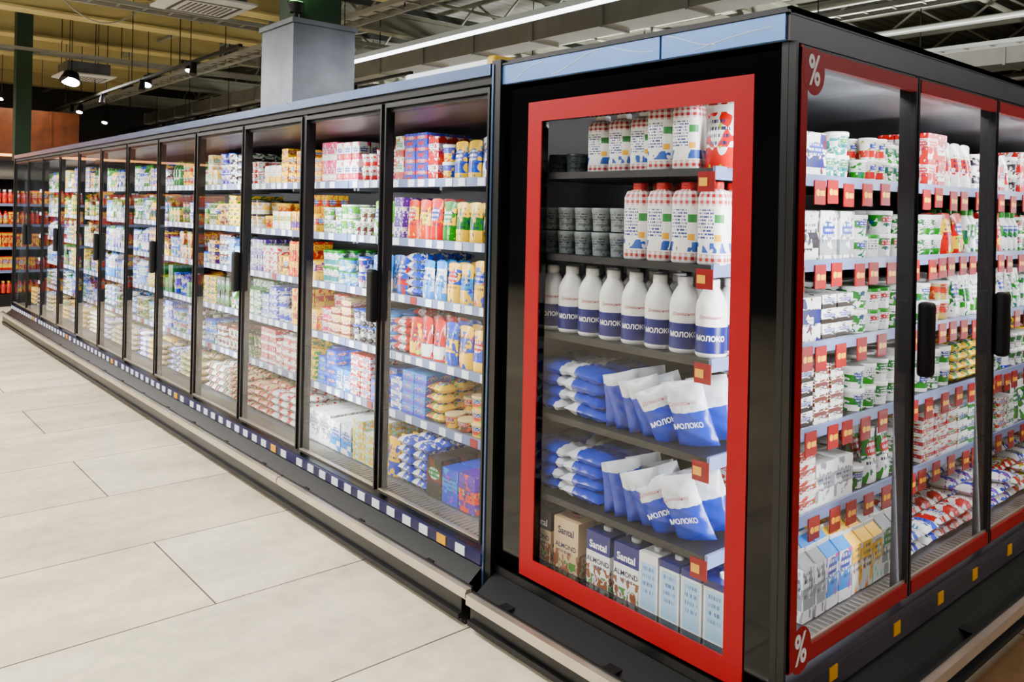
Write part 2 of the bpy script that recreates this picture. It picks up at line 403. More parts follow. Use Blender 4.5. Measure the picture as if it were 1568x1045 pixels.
def deck_mat():
    m=mat('corrugated_deck',(82,84,76),.7); b=NB(m); P=m.node_tree.nodes['Principled BSDF']
    g=b.n('ShaderNodeNewGeometry'); w=b.n('ShaderNodeTexWave',wave_type='BANDS',bands_direction='X'); w.inputs['Scale'].default_value=1.3
    b.l(g.outputs['Position'],w.inputs['Vector']); bp=b.n('ShaderNodeBump'); bp.inputs['Distance'].default_value=.06
    b.l(w.outputs['Fac'],bp.inputs['Height']); b.l(bp.outputs['Normal'],P.inputs['Normal']); return m
X0,X1,Y0,Y1,ZC=-28,9,-9,26,5.6
M_WALL=mat('painted_wall_grey',(40,40,42),.7,var=.15,vscale=.7)
def slab(name,*a):
    mb=MB(); mb.box(*a); return mb.done(name)
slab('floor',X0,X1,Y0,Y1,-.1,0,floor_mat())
slab('ceiling',X0,X1,Y0,Y1,ZC,ZC+.1,deck_mat())
slab('wall_left',X0-.2,X0,Y0,Y1,0,ZC,M_WALL)
slab('wall_right',X1,X1+.2,Y0,Y1,0,ZC,M_WALL)
slab('wall_back',X0,X1,Y1,Y1+.2,0,ZC,M_WALL)
slab('wall_front',X0,X1,Y0-.2,Y0,0,ZC,M_WALL)

# ---------------------------------------------------------------- left row cases
NMOD=6; W=1.56; XR=-1.225; DEP=.92
def module_meshes():
    out={}
    b=MB()
    b.box(-W,0,.86,DEP,.1,2.05,M_BLACK); b.box(-W,0,.845,.86,.25,2.0,M_SHELF)
    b.box(-W,0,.0,DEP,2.045,2.085,M_BLACK)
    b.box(-W,0,.05,.845,2.0,2.044,M_MAROON)
    b.poly([(-W,.05,2.0),(0,.05,2.0),(0,.30,1.945),(-W,.30,1.945)],[(0,1,2,3)],M_MAROON)
    b.poly([(-W,.30,1.945),(0,.30,1.945),(0,.845,1.945),(-W,.845,1.945)],[(0,1,2,3)],M_MAROON)
    b.box(-W,0,.0,.05,1.985,2.044,M_BLACK)
    b.box(-W,0,-.035,.03,2.062,2.105,M_BLUE2); b.box(-W,0,-.02,.03,2.03,2.061,M_BLACKM)
    b.poly([(-W,-.12,.02),(0,-.12,.02),(0,-.12,.125),(-W,-.12,.125),(-W,-.02,.2),(0,-.02,.2)],[(0,1,2,3),(3,2,5,4)],M_BLACK)
    b.box(-W,0,-.02,.86,.12,.25,M_BLACK); b.box(-W,0,-.10,.86,.0,.02,M_BLACKM); b.box(-W,0,-.118,.8,.02,.12,M_BLACKM)
    b.box(-W,0,.06,.845,.25,.262,M_SHELF)
    for i in range(60): 
        x=-W+.01+i*W/60; b.box(x,x+.004,.03,.12,.262,.268,M_SILVER)
    b.box(-.018,0,-.012,.04,.25,2.03,M_BLACK); b.box(-W,-W+.018,-.012,.04,.25,2.03,M_BLACK)
    b.box(-W/2-.01,-W/2+.01,.005,.035,.25,2.03,M_BLACK)
    out['body']=b
    s=MB()
    for z in SZ[:5]:
        s.box(-W+.004,-.004,.26,.845,z-.022,z-.001,M_SHELF)
        s.box(-W+.004,-.004,.25,.26,z-.036,z+.004,M_STRIP)
        x=-W+.05
        rr=random.Random(int(z*100))
        while x<-.09:
            s.box(x,x+.05,.246,.25,z-.034,z+.001,M_TAGW if rr.random()<.93 else M_TAGR); x+=rr.uniform(.075,.15)
        for xx in (-W+.01,-W/2,-.03):
            s.box(xx,xx+.02,.30,.845,z-.05,z-.022,M_SHELF)
    out['shelves']=s
    t=MB(); t.box(-W,0,-.034,-.02,.203,.247,M_PURP); x=-W+.03
    rr=random.Random(3)
    while x<-.08:
        t.box(x,x+.06,-.038,-.034,.207,.243,M_TAGW if rr.random()<.9 else M_TAGY); x+=.125
    out['ticket_rail']=t
    r=MB(); o=.1; r.box(-W+.004+o,-.004+o,-.175,-.15,.15,.185,M_SILVER); r.box(-W+.004+o,-.004+o,-.179,-.175,.157,.178,M_SILVER); r.box(-W+.004+o,-.004+o,-.15,-.142,.145,.19,M_BLACKM)
    for x in (-.25,-W+.25,-W/2): r.box(x-.02,x+.02,-.15,-.06,.135,.155,M_BLACKM)
    r.box(-W,0,-.135,-.118,.03,.05,M_BLACKM)
    out['bumper_rail']=r
    d=MB(); g=MB()
    for k in range(2):
        a0=-W+.02+k*(W/2-.006) ; a1=a0+W/2-.034
        f=.011
        d.box(a0,a0+f,-.02,.0,.272,2.02,M_BLACK); d.box(a1-f,a1,-.02,.0,.272,2.02,M_BLACK)
        d.box(a0+f,a1-f,-.02,.0,2.0,2.02,M_BLACK); d.box(a0+f,a1-f,-.02,.0,.272,.285,M_BLACK)
        d.box(a0+f,a1-f,-.022,-.002,.285,.289,M_SILVER)
        g.poly([(a0+f,-.012,.289),(a1-f,-.012,.289),(a1-f,-.012,2.0),(a0+f,-.012,2.0)],[(0,1,2,3)],M_GLASS)
    out['door_frames']=d; out['door_glass']=g
    h=MB(); x=-W/2-.035
    h.box(x-.026,x+.026,-.058,-.02,1.03,1.27,M_BLACKM)
    out['handle']=h
    return out
MM=module_meshes(); first={}
PAL={
0:[[('box','w','r','w'),('sbox','b','r','b'),('box','r','w','r'),('tub','y','b','w'),('pouch','y','b','w'),('pouch','w','b','y')],
   [('box','p','w','p'),('pouch','o','y','o'),('pouch','r','o','r'),('pouch','g','y','g'),('pouch','y','g','y'),('pouch','g','y','g')],
   [('pouch','b','r','w'),('pillow','b','w','b'),('pouch','lb','w','b'),('pouch','y','b','y'),('pouch','y','lb','y'),('pouch','y','b','b')],
   [('pillow','r','w','r'),('pouch','r','y','r'),('pouch','r','w','w'),('pouch','b','y','b'),('pouch','y','b','y'),('pouch','y','b','lb')],
   [('sbox','b','w','b'),('sbox','lb','b','b'),('pillow','y','r','r'),('jar','o','y','cr'),('jar','br','o','cr'),('jar','y','o','cr')],
   [('pouch','y','b','w'),('pillow','b','w','lb'),('bbox','k','br','k'),('bbox','b','lb','b'),('bbox','p','o','p')]],
1:[[('box','pk','w','w'),('box','w','pk','w'),('cup','w','r','w'),('cup','w','pk','r')],[('cup','w','lg','w'),('cup','lg','w','w'),('cup','w','br','w'),('pouch','lg','w','g')],
   [('tub','w','t','g'),('cup','lb','w','g'),('cup','w','b','b'),('pouch','lb','w','b')],[('cup','w','pk','r'),('sbox','cr','br','cr'),('cup','k','w','b'),('tub','w','b','lb')],
   [('sbox','b','lb','b'),('box','lb','w','b'),('sbox','r','w','r'),('sbox','b','lb','b')],[('bbox','w','gr','w'),('bbox','w','lb','w'),('sbox','w','y','y')]],
2:[[('box','w','y','w'),('sbox','y','br','y'),('sbox','y','o','y')],[('cup','y','o','y'),('box','w','y','w'),('box','y','p','y'),('box','y','o','y')],
   [('sbox','w','r','w'),('box','y','br','y'),('box','r','y','r'),('box','y','p','y')],[('sbox','b','w','b'),('cup','w','b','w'),('box','y','r','y'),('box','y','o','y')],
   [('sbox','r','w','r'),('sbox','w','r','r'),('sbox','y','g','y')],[('pillow','cr','r','cr'),('pillow','w','r','dr'),('jar','cr','br','br')]],
3:[[('cup','w','b','b'),('sbox','k','w','r'),('cup','r','w','w')],[('cup','cr','br','y'),('sbox','y','g','y'),('tub','w','y','k')],
   [('cup','k','w','br'),('sbox','lb','w','b'),('box','p','w','p')],[('box','k','g','k'),('cup','g','w','g'),('sbox','g','w','g')],
   [('cup','w','br','br'),('cup','cr','g','k')],[('pillow','w','br','w'),('pillow','cr','dr','k')]],
}
GEN=[[('box','y','w','w'),('cup','y','r','y'),('bottle','g','w','g'),('sbox','b','y','b'),('cup','k','w','dr')],
     [('cup','w','g','g'),('box','g','y','g'),('bottle','y','g','g'),('cup','k','g','k'),('cup','w','lb','b')],
     [('sbox','n','y','n'),('cup','k','o','k'),('bottle','dr','w','k'),('box','br','y','br'),('cup','lb','w','b')],
     [('cup','y','g','lg'),('sbox','y','g','y'),('box','g','k','w'),('cup','b','w','b')],
     [('cup','lb','w','b'),('box','b','w','b'),('cup','w','g','lb'),('cup','k','w','k')],
     [('pillow','w','b','b'),('pillow','cr','br','br'),('pillow','cr','y','k')]]
GEN2=[[('bottle','w','g','g'),('bottle','g','w','g'),('bottle','w','b','b'),('bottle','y','g','g')],[('bottle','lb','w','b'),('gable','w','g','g'),('bottle','g','w','g')],
      [('gable','b','w','b'),('bottle','w','t','g')],[('cup','lb','w','b'),('gable','lb','w','b')],[('pillow','w','lb','w'),('cup','cr','g','w')],[('pillow','w','lb','w'),('pillow','cr','w','w')]]
I4=Matrix.Identity(4)
for i in range(NMOD):
    ox=XR-i*W
    e=empty('refrigerated_display_case',(ox,0,0))
    for k,b in MM.items():
        if i==0: first[k]=b.done(k,e,bevel=.012 if k=='handle' else 0)
        else:
            o=bpy.data.objects.new(k,first[k].data); o.parent=e; COL.objects.link(o)
            if k=='handle':
                bv=o.modifiers.new('bevel','BEVEL'); bv.width=.012; bv.segments=3
    for xx in ((-.05,-W/2,-W+.05)):
        area('led_mullion_light',(xx,.052,1.13),(0,1,-.05),.02,1.6,9.5,(.97,.99,1),e)
XEND=XR-NMOD*W+.02
for i in range(-1,NMOD):
    st={}
    for d in range(2):
        di=i*2+d
        if di<-1: continue
        pal=PAL.get(max(di,0), GEN2 if di in(6,7,10) else GEN)
        for s in range(6):
            sh=.345 if s<5 else .2
            a1=XR-sh-di*W/2; a0=a1-W/2+.006
            if di==-1: a0=XR-sh+.006; a1=XR-.02
            a0=max(a0,XEND)
            if a1-a0<.1: continue
            b0=.265 if s<5 else .14
            fill(st,I4,a0,a1,SZ[s]+(0 if s<5 else .004),SH[s],b0,3 if s<5 else 4,pal[s],facings='fit' if di<4 else (2,3),shuffle=di>3,wild=.2 if di<3 else .6)
    for k,s in st.items(): s.done(NM[k])
b=MB(); xe=XR-NMOD*W; b.box(xe-.045,xe-.001,-.03,DEP,.0,2.11,M_BLACK); b.box(xe-.04,xe-.001,-.12,-.03,0,.13,M_BLACK); b.done('case_end_panel')

# ---------------------------------------------------------------- end case
E=empty('glass_door_end_case'); XL=-1.17; YE=5.0
b=MB()
wx0,wx1,wz0,wz1=-.966,-.165,.302,1.872
b.box(XL,wx0,0,.03,.16,2.02,M_BLACKG); b.box(wx1,0,0,.03,.16,2.02,M_BLACKG); b.box(wx0,wx1,0,.03,wz1,2.02,M_BLACKG); b.box(wx0,wx1,0,.03,.16,wz0,M_BLACKG)
b.box(XL-.05,XL,-.03,.9,.0,2.115,M_BLACK)
b.box(XL-.046,XL-.036,-.034,-.03,.1,2.1,M_BLUE2)  # thin pale strip standing in for a light glint on the post
b.box(XL,0,0,YE,2.0,2.06,M_BLACK); b.box(XL,0,.03,YE,1.985,2.0,M_SHELF)
b.box(XL-.0,.012,-.012,YE,2.095,2.112,M_BLACK); b.box(XL,0.0,0,YE,2.06,2.095,M_BLACKM)
b.box(-.02,.0,-.001,.0,0.16,2.095,M_BLACK)
b.box(XL,XL+.05,.03,YE,.1,2.0,M_INTD)
b.box(0,.01,-.012,YE,2.02,2.095,M_APRON); b.box(0,.012,-.012,YE,2.09,2.112,M_BLACK)
b.poly([(XL,-.12,.02),(.10,-.12,.02),(.10,-.12,.12),(XL,-.12,.12),(XL,-.01,.19),(0,-.01,.19)],[(0,1,2,3),(3,2,5,4)],M_BLACK)
b.poly([(.12,-.12,.02),(.12,YE,.02),(.12,YE,.12),(.12,-.12,.12),(.012,-.01,.19),(.012,YE,.19)],[(0,1,2,3),(3,2,5,4)],M_BLACK)
b.poly([(.10,-.12,.12),(.12,-.12,.12),(.012,-.01,.19),(0,-.01,.19)],[(0,1,2,3)],M_BLACK)
b.box(XL,.10,-.10,YE,.0,.02,M_BLACKM); b.box(XL,.119,-.118,YE,.02,.12,M_BLACKM); b.box(XL,0,0,YE,.12,.25,M_BLACK)
b.box(0,.03,-.0,YE,.205,.30,M_APRON); b.box(.03,.034,0,YE,.235,.275,M_APRON)
b.box(XL,0,-.008,0,.16,.22,M_BLACK)
b.box(XL+.05,-.06,.03,YE,.25,.262,M_SHELF)
for i in range(150):
    y=.05+i*.03; b.box(-.14,-.05,y,y+.006,.262,.267,M_SILVER)
for s in (.015,.75,1.44,2.13,2.82,3.5,4.2,4.98): b.box(-.035,-.005,s-.008,s+.008,.25,2.0,M_BLACK)
b.done('body',E)
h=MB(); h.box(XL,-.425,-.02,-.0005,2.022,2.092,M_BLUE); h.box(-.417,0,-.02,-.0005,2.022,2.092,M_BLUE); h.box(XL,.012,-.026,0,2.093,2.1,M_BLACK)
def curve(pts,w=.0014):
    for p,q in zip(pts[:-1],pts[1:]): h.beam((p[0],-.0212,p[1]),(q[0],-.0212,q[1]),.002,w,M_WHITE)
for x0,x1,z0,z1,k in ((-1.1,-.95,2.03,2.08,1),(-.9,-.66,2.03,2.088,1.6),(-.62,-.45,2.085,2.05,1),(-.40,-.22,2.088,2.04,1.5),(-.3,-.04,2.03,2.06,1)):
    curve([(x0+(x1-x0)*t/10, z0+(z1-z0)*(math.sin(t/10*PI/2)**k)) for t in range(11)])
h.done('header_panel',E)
r=MB(); y0,y1=-.005,-.0005; ox0,ox1,oz0,oz1=-1.037,-.101,.232,1.943
r.box(ox0,wx0,y0,y1,oz0,oz1,M_RED); r.box(wx1,ox1,y0,y1,oz0,oz1,M_RED); r.box(wx0,wx1,y0,y1,wz1,oz1,M_RED); r.box(wx0,wx1,y0,y1,oz0,wz0,M_RED)
r.done('red_window_frame',E)
g=MB(); g.poly([(wx0,.012,wz0),(wx1,.012,wz0),(wx1,.012,wz1),(wx0,.012,wz1)],[(0,1,2,3)],M_GLASS2); g.done('side_window_glass',E)
DY=[.03,.745,1.435,2.125,2.82,3.51,4.2]
d=MB(); g=MB(); hd=MB()
d.box(0,.022,.0,.012,.30,2.02,M_BLACK)
for i in range(len(DY)-1):
    a0,a1=DY[i]+.004-(.012 if i==0 else 0),DY[i+1]-.004; f=.012; z0,z1=.32,2.012; rw=.045
    d.box(0,.024,a0,a0+f,z0,z1,M_RED if i==0 else M_BLACK); d.box(0,.024,a1-f,a1,z0,z1,M_BLACK)
    d.box(0,.022,a0+f,a1-f,z1-.01,z1,M_BLACK); d.box(0,.022,a0+f,a1-f,z0,z0+.008,M_BLACK)
    d.box(.01,.0265,a0+(f if i else 0),a1-f,z1-rw-.005,z1-.008,M_RED); d.box(.01,.0265,a0+(f if i else 0),a1-f,z0+.006,z0+rw+.004,M_RED)
    if i==0: d.box(.01,.0268,a0,a0+.032,z0+.006,z1-.008,M_RED)
    d.box(.012,.02,a0+f,a1-f,z0+rw+.004,z0+rw+.012,M_SILVER)
    g.poly([(.016,a0+f,z0+rw),(.016,a1-f,z0+rw),(.016,a1-f,z1-rw),(.016,a0+f,z1-rw)],[(0,1,2,3)],M_GLASSR)
    hy=a1+.045 if i==0 else a1+.03
    hd.box(.024,.07,hy-.026,hy+.026,1.035,1.28,M_BLACKM)
d.done('door_frames',E); g.done('door_glass',E); hd.done('handles',E,bevel=.014)
pb=MB()
for zc,yc in ((1.945,.085),(.372,.075)):
    R=.056; n=28; pb.poly([(.0275,yc,zc)]+[(.0275,yc+R*math.cos(2*PI*i/n),zc+R*1.15*math.sin(2*PI*i/n)) for i in range(n)],[(0,1+i,1+(i+1)%n) for i in range(n)],M_RED)
    put_text(pb,'%',.1,lambda x,y:(.0285,yc+x*.9,zc+y*1.15),M_WHITE,.0022)
pb.done('percent_badge',E)
s=MB()
for z in SZ[:5]:
    s.box(XL+.05,-.26,.035,YE-.02,z-.024,z-.001,M_INTD); s.box(-.26,-.25,.035,YE-.02,z-.036,z+.004,M_STRIP)
    rr=random.Random(int(z*77)); y=.33
    while y<4.2:
        hh=rr.uniform(.0,.012)
        s.box(-.249,-.245,y,y+.072,z-.09-hh,z-.008-hh,M_TAGR)
        s.cyl((-.2449,y+.02,z-.05-hh),(-.2435,y+.02,z-.05-hh),.012,M_TAGY,10)
        s.box(-.245,-.244,y+.036,y+.066,z-.06-hh,z-.042-hh,M_TAGY)
        y+=rr.uniform(.085,.17)
    s.box(-.31,-.25,.031,.034,z-.072,z-.012,M_TAGR); s.box(-.305,-.275,.029,.031,z-.055,z-.03,M_TAGY)
s.done('shelves',E)
rl=MB(); rx=XL+.06
rl.box(rx,.155,-.19,-.165,.145,.18,M_SILVER); rl.box(rx,.15,-.165,-.157,.14,.185,M_BLACKM)
rl.box(.155,.18,-.19,YE,.145,.18,M_SILVER); rl.box(.147,.155,-.157,YE,.14,.185,M_BLACKM)
for x in (-1.0,-.5,-.0): rl.box(x-.025,x+.025,-.165,-.05,.13,.15,M_BLACKM)
for y in (.4,1.05,1.8,2.6): rl.box(.06,.155,y-.025,y+.025,.13,.15,M_BLACKM)
for y in (.22,.62,.95,1.25,1.6,2.0): rl.box(.034,.037,y,y+.045,.235,.275,M_TAGY)
rl.box(XL,.135,-.135,-.118,.03,.05,M_BLACKM); rl.box(.118,.135,-.118,YE,.03,.05,M_BLACKM)
rl.done('bumper_rail',E)
for y in (.06,.745,1.435,2.125,2.82,3.51): area('led_mullion_light',(-.045,y,1.15),(-1,.06 if y<.1 else 0,-.05),.02,1.6,15 if y<1 else 13,(.98,.99,1),E)
area('led_canopy_light',(-.07,2.15,1.975),(-.6,0,-1),4.0,.025,26,(1,1,1),E)

def place(st,k,x,y,z,w,d,h,ba,ac=None,cap=None,rz=0,idn=None):
    M=Matrix.Translation((x,y,z))@Matrix.Rotation(rz,4,'Z')@Matrix.Diagonal((w,d,h,1)); st.add(k,M,ba,ac,cap,idn); return M
wht=C['w']
kef=Stock(MS_GING); kr=math.radians(10)
for r in range(2):
    for i in range(3): place(kef,'kefir',-.80+i*.098,.14+r*.1,SZ[0],.086,.086,.2,wht,C['r'],C['w'],kr,idn=.3+i*.1)
for i in range(2): 
    for r in range(2): place(kef,'kefir',-.495+i*.1,.10+r*.1,SZ[0],.088,.088,.225,wht,C['r'],C['w'],kr,idn=.2+i*.1)
for r in range(3):
    for i in range(4): place(kef,'kefir',-.585+i*.098,.095+r*.1,SZ[1],.086,.086,.25,wht,C['r'],C['r'],kr,idn=.2+i*.07)
kef.done('kefir_bottles')
mlk=Stock(MS_LABEL); mt=MB()
for r in range(3):
    for i in range(8):
        x=-1.0+i*.1; y=.1+r*.1; place(mlk,'milk',x,y,SZ[2],.096,.096,.235,wht,C['n'],wht)
        if r==0:
            R=.0487; rot=math.atan2(1.19-x,2.09)*.85
            put_text(mt,'МОЛОКО',.021,lambda a,c,x=x,y=y: (x+R*math.sin(a/R+rot),y-R*math.cos(a/R+rot),SZ[2]+.058+c),M_WHITE,.0006)
            put_text(mt,'Домашнее',.014,lambda a,c,x=x,y=y: (x+R*math.sin(a/R+rot),y-R*math.cos(a/R+rot),SZ[2]+.122+c),M_TRED)
mo=mlk.done('milk_bottles'); mt.done('label_text',mo)
bag=Stock(MS_FILM); bt=MB()
WB,BB=lin((226,232,240),1,.9),lin((0,62,186),1.3,.72)
for z in (SZ[3],SZ[4]):
    for r in range(2):
        for ci,cx in enumerate((-.985,-.785)):
            for q in range(4):
                M=Matrix.Translation((cx+random.uniform(-.014,.014),.125+r*.15+random.uniform(-.012,.006),z+q*.043))@Matrix.Rotation(random.uniform(-.12,.12)+(PI if ci==1 else 0),4,'Z')@Matrix.Rotation(random.uniform(-.05,.05),4,'Y')@Matrix.Diagonal((.195,.15,.05,1))
                bag.add('milkbag4' if ci==0 else 'milkbag3',M,WB,BB)
    specs=((-.655,52,8,'milkbag4'),(-.605,46,13,'milkbag4'),(-.55,43,14,'milkbag3'),(-.49,30,20,'milkbag3'),(-.425,24,24,'milkbag2'),(-.34,12,16,'milkbag'))
    for i,(x,yaw,ln,kk) in enumerate(specs):
        for r in range(2):
            Mx=Matrix.Translation((x,.11+r*.12,z+.004))@Matrix.Rotation(math.radians(yaw+random.uniform(-6,6)),4,'Z')@Matrix.Rotation(-math.radians(ln+random.uniform(-3,3)),4,'Y')@Matrix.Rotation(math.radians(10+random.uniform(-3,5)),4,'X')
            w=.115 if i<4 else .138; h=.185+.014*(i%2) if i<5 else .212; th=.052
            S=Matrix(((0,-w,0,0),(0,0,-th,th/2),(h,0,0,h/2),(0,0,0,1)))
            bag.add(kk,Mx@S,WB,BB)
            if r==0 and i>=4:
                put_text(bt,'МОЛОКО',.022,lambda a,c,Mx=Mx:tuple(Mx@Vector((a,-.0325,.078+c))),M_WHITE,.0006)
                put_text(bt,'Домашнее',.018,lambda a,c,Mx=Mx:tuple(Mx@Vector((a,-.0325,.15+c))),M_TRED)
bo=bag.done('milk_bags'); bt.done('label_text',bo)
alm=Stock(MS_ALM); at=MB(); zd=SZ[5]+.002; cr=lin((214,184,138),1,.85)
for r in range(3):
    for i,(x,w,ba,ac) in enumerate(((-1.0,.12,cr,lin((50,28,22))),(-.865,.125,cr,cr),(-.71,.11,wht,C['n']),(-.585,.11,wht,C['n']))):
        y=.10+r*.1; h=.208
        place(alm,'brick',x,y,zd,w*.97,.08,h,ba,ac,wht if i>1 else C['br'],idn=.1*i)
        if r==0:
            put_text(at,'Santal',.034,lambda a,c:(x+a,y-.0405,zd+.152+c),M_WHITE if i!=1 else M_TINK,.0008)
            put_text(at,'ALMOND',.024,lambda a,c:(x+a,y-.0405,zd+.10+c),M_TINK,.0005)
ao=alm.done('almond_drink_cartons'); at.done('label_text',ao)
blu=Stock(MS_BLUEC)
for r in range(4):
    for i in range(4): place(blu,'brick',-.485+i*.083,.09+r*.085,zd,.076,.076,.215,wht,C['n'] if i!=0 else C['w'],wht)
blu.done('milk_cartons')
wrap=Stock(MS_LABEL); gcol=lin((140,152,152),1,.75); gc2=lin((96,108,110),1,.7)
for q in range(2):
    for r in range(3):
        for i in range(5): place(wrap,'tub',-1.03+i*.085,.12+r*.09,SZ[1]+q*.085,.08,.08,.08,gcol,gc2,gcol,idn=.05)
for r in range(2):
    for i in range(2): place(wrap,'tub',-1.02+i*.09,.14+r*.09,SZ[0],.08,.08,.07,gc2,C['gd'],C['gd'],idn=.05)
wrap.done('wrapped_multipacks')
wp=Stock(MS_FILM)
for r in range(2): 
    place(wp,'pouch',-.287,.11+r*.07,SZ[0],.115,.065,.2,wht,C['r'],wht,idn=.13)
wp.done('sour_cream_pouches')

MR=Matrix.Rotation(PI/2,4,'Z')
st={}
RS=[[[('bbox','w','n','w'),('tub','w','t','w'),('cup','w','g','w'),('cup','w','r','w')],[('box','r','w','r'),('pouch','w','r','w'),('tub','w','k','w')]],
    [[('bbox','w','k','w'),('bbox','w','gr','w'),('tub','w','g','w'),('tub','w','w','g')],[('tub','w','g','w'),('pouch','r','y','o'),('bottle','w','g','g')]],
    [[('bbox','w','n','w'),('sbox','w','k','w'),('tub','w','g','w'),('tub','w','w','g')],[('tub','w','g','w'),('tub','cr','o','w'),('pouch','w','g','k')]],
    [[('sbox','w','k','w'),('sbox','w','br','w'),('tub','w','g','w')],[('tub','w','g','w'),('pillow','y','g','w'),('cup','g','w','w'),('pouch','b','w','w')]],
    [[('sbox','w','r','w'),('bbox','w','gr','w'),('tub','w','g','w'),('pouch','w','g','w')],[('sbox','w','r','w'),('sbox','w','g','w'),('pouch','w','g','g')]]]
for s_ in range(5):
    sp0,sp1=RS[s_]
    fill(st,MR,.43,.95,SZ[s_],SH[s_]-.01,.262,4,sp0[:2],(2,2),wild=.1); fill(st,MR,.96,1.5,SZ[s_],SH[s_]-.01,.262,4,sp0[2:],(1,2),wild=.2)
    fill(st,MR,1.52,4.4,SZ[s_],SH[s_]-.01,.262,3,sp1,(1,3))
zb=SZ[5]+.003
fill(st,MR,.40,1.15,zb,.215,.15,7,[('gable','w','gr','w'),('gable','w','lb','w'),('gable','w','y','w')],(2,3))
fill(st,MR,1.17,4.4,zb,.13,.15,4,[('pillow','w','b','w'),('pillow','r','w','w'),('pillow','w','b','b'),('pillow','w','r','w')],(2,3))
for k,s in st.items(): s.done(NM[k])

# ---------------------------------------------------------------- surroundings
b=MB(); b.box(-5.58,-4.98,.96,1.52,0,3.03,M_GALV); b.box(-5.6,-4.96,.94,1.54,3.03,3.07,M_GALV)
b.box(-5.581,-4.979,.959,1.521,2.1,2.104,M_BLACKM)
b.box(-5.46,-5.08,1.06,1.44,3.07,ZC,M_GREEN); b.done('clad_column')
b=MB(); b.cyl((-5.03,1.0,3.12),(-5.03,1.0,3.2),.05,M_BLACKM,14,.07); b.cyl((-5.03,1.0,3.07),(-5.03,1.0,3.12),.02,M_BLACKM,8); b.cyl((-5.03,1.0,3.2),(-5.03,1.0,3.205),.06,mat('green_lamp_lens',(150,255,130),.3,em=6),14); b.done('column_uplight')
gl=bpy.data.lights.new('uplight_glow','POINT'); gl.energy=5; gl.color=(.5,1,.4); gl.shadow_soft_size=.05; go=bpy.data.objects.new('uplight_glow',gl); go.location=(-4.96,.93,3.35); COL.objects.link(go)
b=MB(); b.box(-2.45,-1.76,.38,.62,2.12,2.25,mat('lightbox_diffuser',(235,242,248),.4,em=.9)); b.box(-1.76,-1.70,.37,.63,2.11,2.26,mat('lightbox_end_yellow',(236,190,40),.4)); b.box(-2.47,-1.70,.36,.64,2.0865,2.12,M_BLUE2); b.done('case_top_lightbox',bevel=.015)

b=MB()
def joist(y,x0,x1,zt,zb,m,step=.9,w=.07):
    b.beam((x0,y,zt),(x1,y,zt),w,w,m); b.beam((x0,y,zb),(x1,y,zb),w,w,m)
    x=x0; k=0
    while x<x1-step/2:
        b.beam((x,y,zb if k%2 else zt),(x+step/2,y,zt if k%2 else zb),.035,.035,m); x+=step/2; k+=1
for y in (-7,-4.5,3.6,5.6,7.6,9.6,11.6,13.6,15.6,17.6,20,22.4,24.8): joist(y,X0+.1,X1-.1,5.45,4.97,M_TRUSS,1.4)
for x in (-26,-21,-16,-11,-6,-1,4,8):
    b.box(x-.11,x+.11,5,Y1-.1,4.55,4.62,M_TRUSS); b.box(x-.11,x+.11,5,Y1-.1,4.87,4.93,M_TRUSS); b.box(x-.015,x+.015,5,Y1-.1,4.62,4.87,M_TRUSS)
for x in np.arange(-27,8,2.5): b.beam((x,5.2,5.3),(x,Y1-.1,5.3),.06,.12,M_TRUSSD)
for x in (-21,-16,-11,-6,-1,4):
    for y in np.arange(5.5,24,4): b.beam((x,y,4.95),(x+2.4,y+2,5.42),.04,.04,M_TRUSS); b.beam((x,y,4.95),(x-2.4,y+2,5.42),.04,.04,M_TRUSS)
b.done('ceiling_truss')
b=MB()
for x in (-9.5,-12,-14.5,-17,-19.5,-22,-24.5): b.box(x-.14,x+.14,Y0+.1,4.9,4.75,5.15,M_CREAM); b.box(x-.2,x+.2,Y0+.1,4.9,4.71,4.75,M_CREAM); b.box(x-.2,x+.2,Y0+.1,4.9,5.15,5.19,M_CREAM)
b.done('ceiling_beam')
b=MB()
def duct_x(x0,x1,y,z,w,h,m):
    b.box(x0,x1,y-w/2,y+w/2,z-h/2,z+h/2,m); x=x0
    while x<x1: b.box(x,x+.04,y-w/2-.025,y+w/2+.025,z-h/2-.025,z+h/2+.025,m); x+=1.4
duct_x(-26,7,6.3,4.2,.5,.3,M_DUCT); duct_x(-26,7,12.6,4.2,.7,.35,M_DUCT); duct_x(-26,7,18.8,4.2,.6,.4,M_DUCT)
b.done('air_duct')
b=MB()
for y,z,r in ((4.1,4.36,.05),(4.35,4.36,.03),(8.6,4.46,.06),(9.1,4.44,.04),(10.6,4.4,.05),(14.4,4.46,.07),(14.9,4.4,.04),(16.6,4.46,.06),(21,4.4,.08)):
    b.cyl((X0+.1,y,z),(X1-.1,y,z),r,M_DUCT,10)
for x in (-3.4,-8,1.5,-13.3,-18.4): b.cyl((x,5.2,4.74),(x,Y1-.1,4.74),.04,M_TRUSS,10)
for x in (-2.2,2.7,-9.3): b.cyl((x,5.2,4.74),(x,Y1-.1,4.74),.025,M_TRUSS,8)
b.done('ceiling_pipe')
b=MB()
def tray(p,q,w=.3):
    p=Vector(p);q=Vector(q);d=(q-p).normalized(); r=Vector((-d.y,d.x,0))
    b.beam(p+r*w/2,q+r*w/2,.02,.06,M_DUCT); b.beam(p-r*w/2,q-r*w/2,.02,.06,M_DUCT); n=int((q-p).length/.35)
    for i in range(n): c=p+d*(i*.35); b.beam(c-r*w/2,c+r*w/2,.02,.02,M_DUCT)
    for i in range(0,n,8): c=p+d*(i*.35); e=c+r*w/2; b.beam(e,(e.x,e.y,ZC-.02),.012,.012,M_BLACKM)
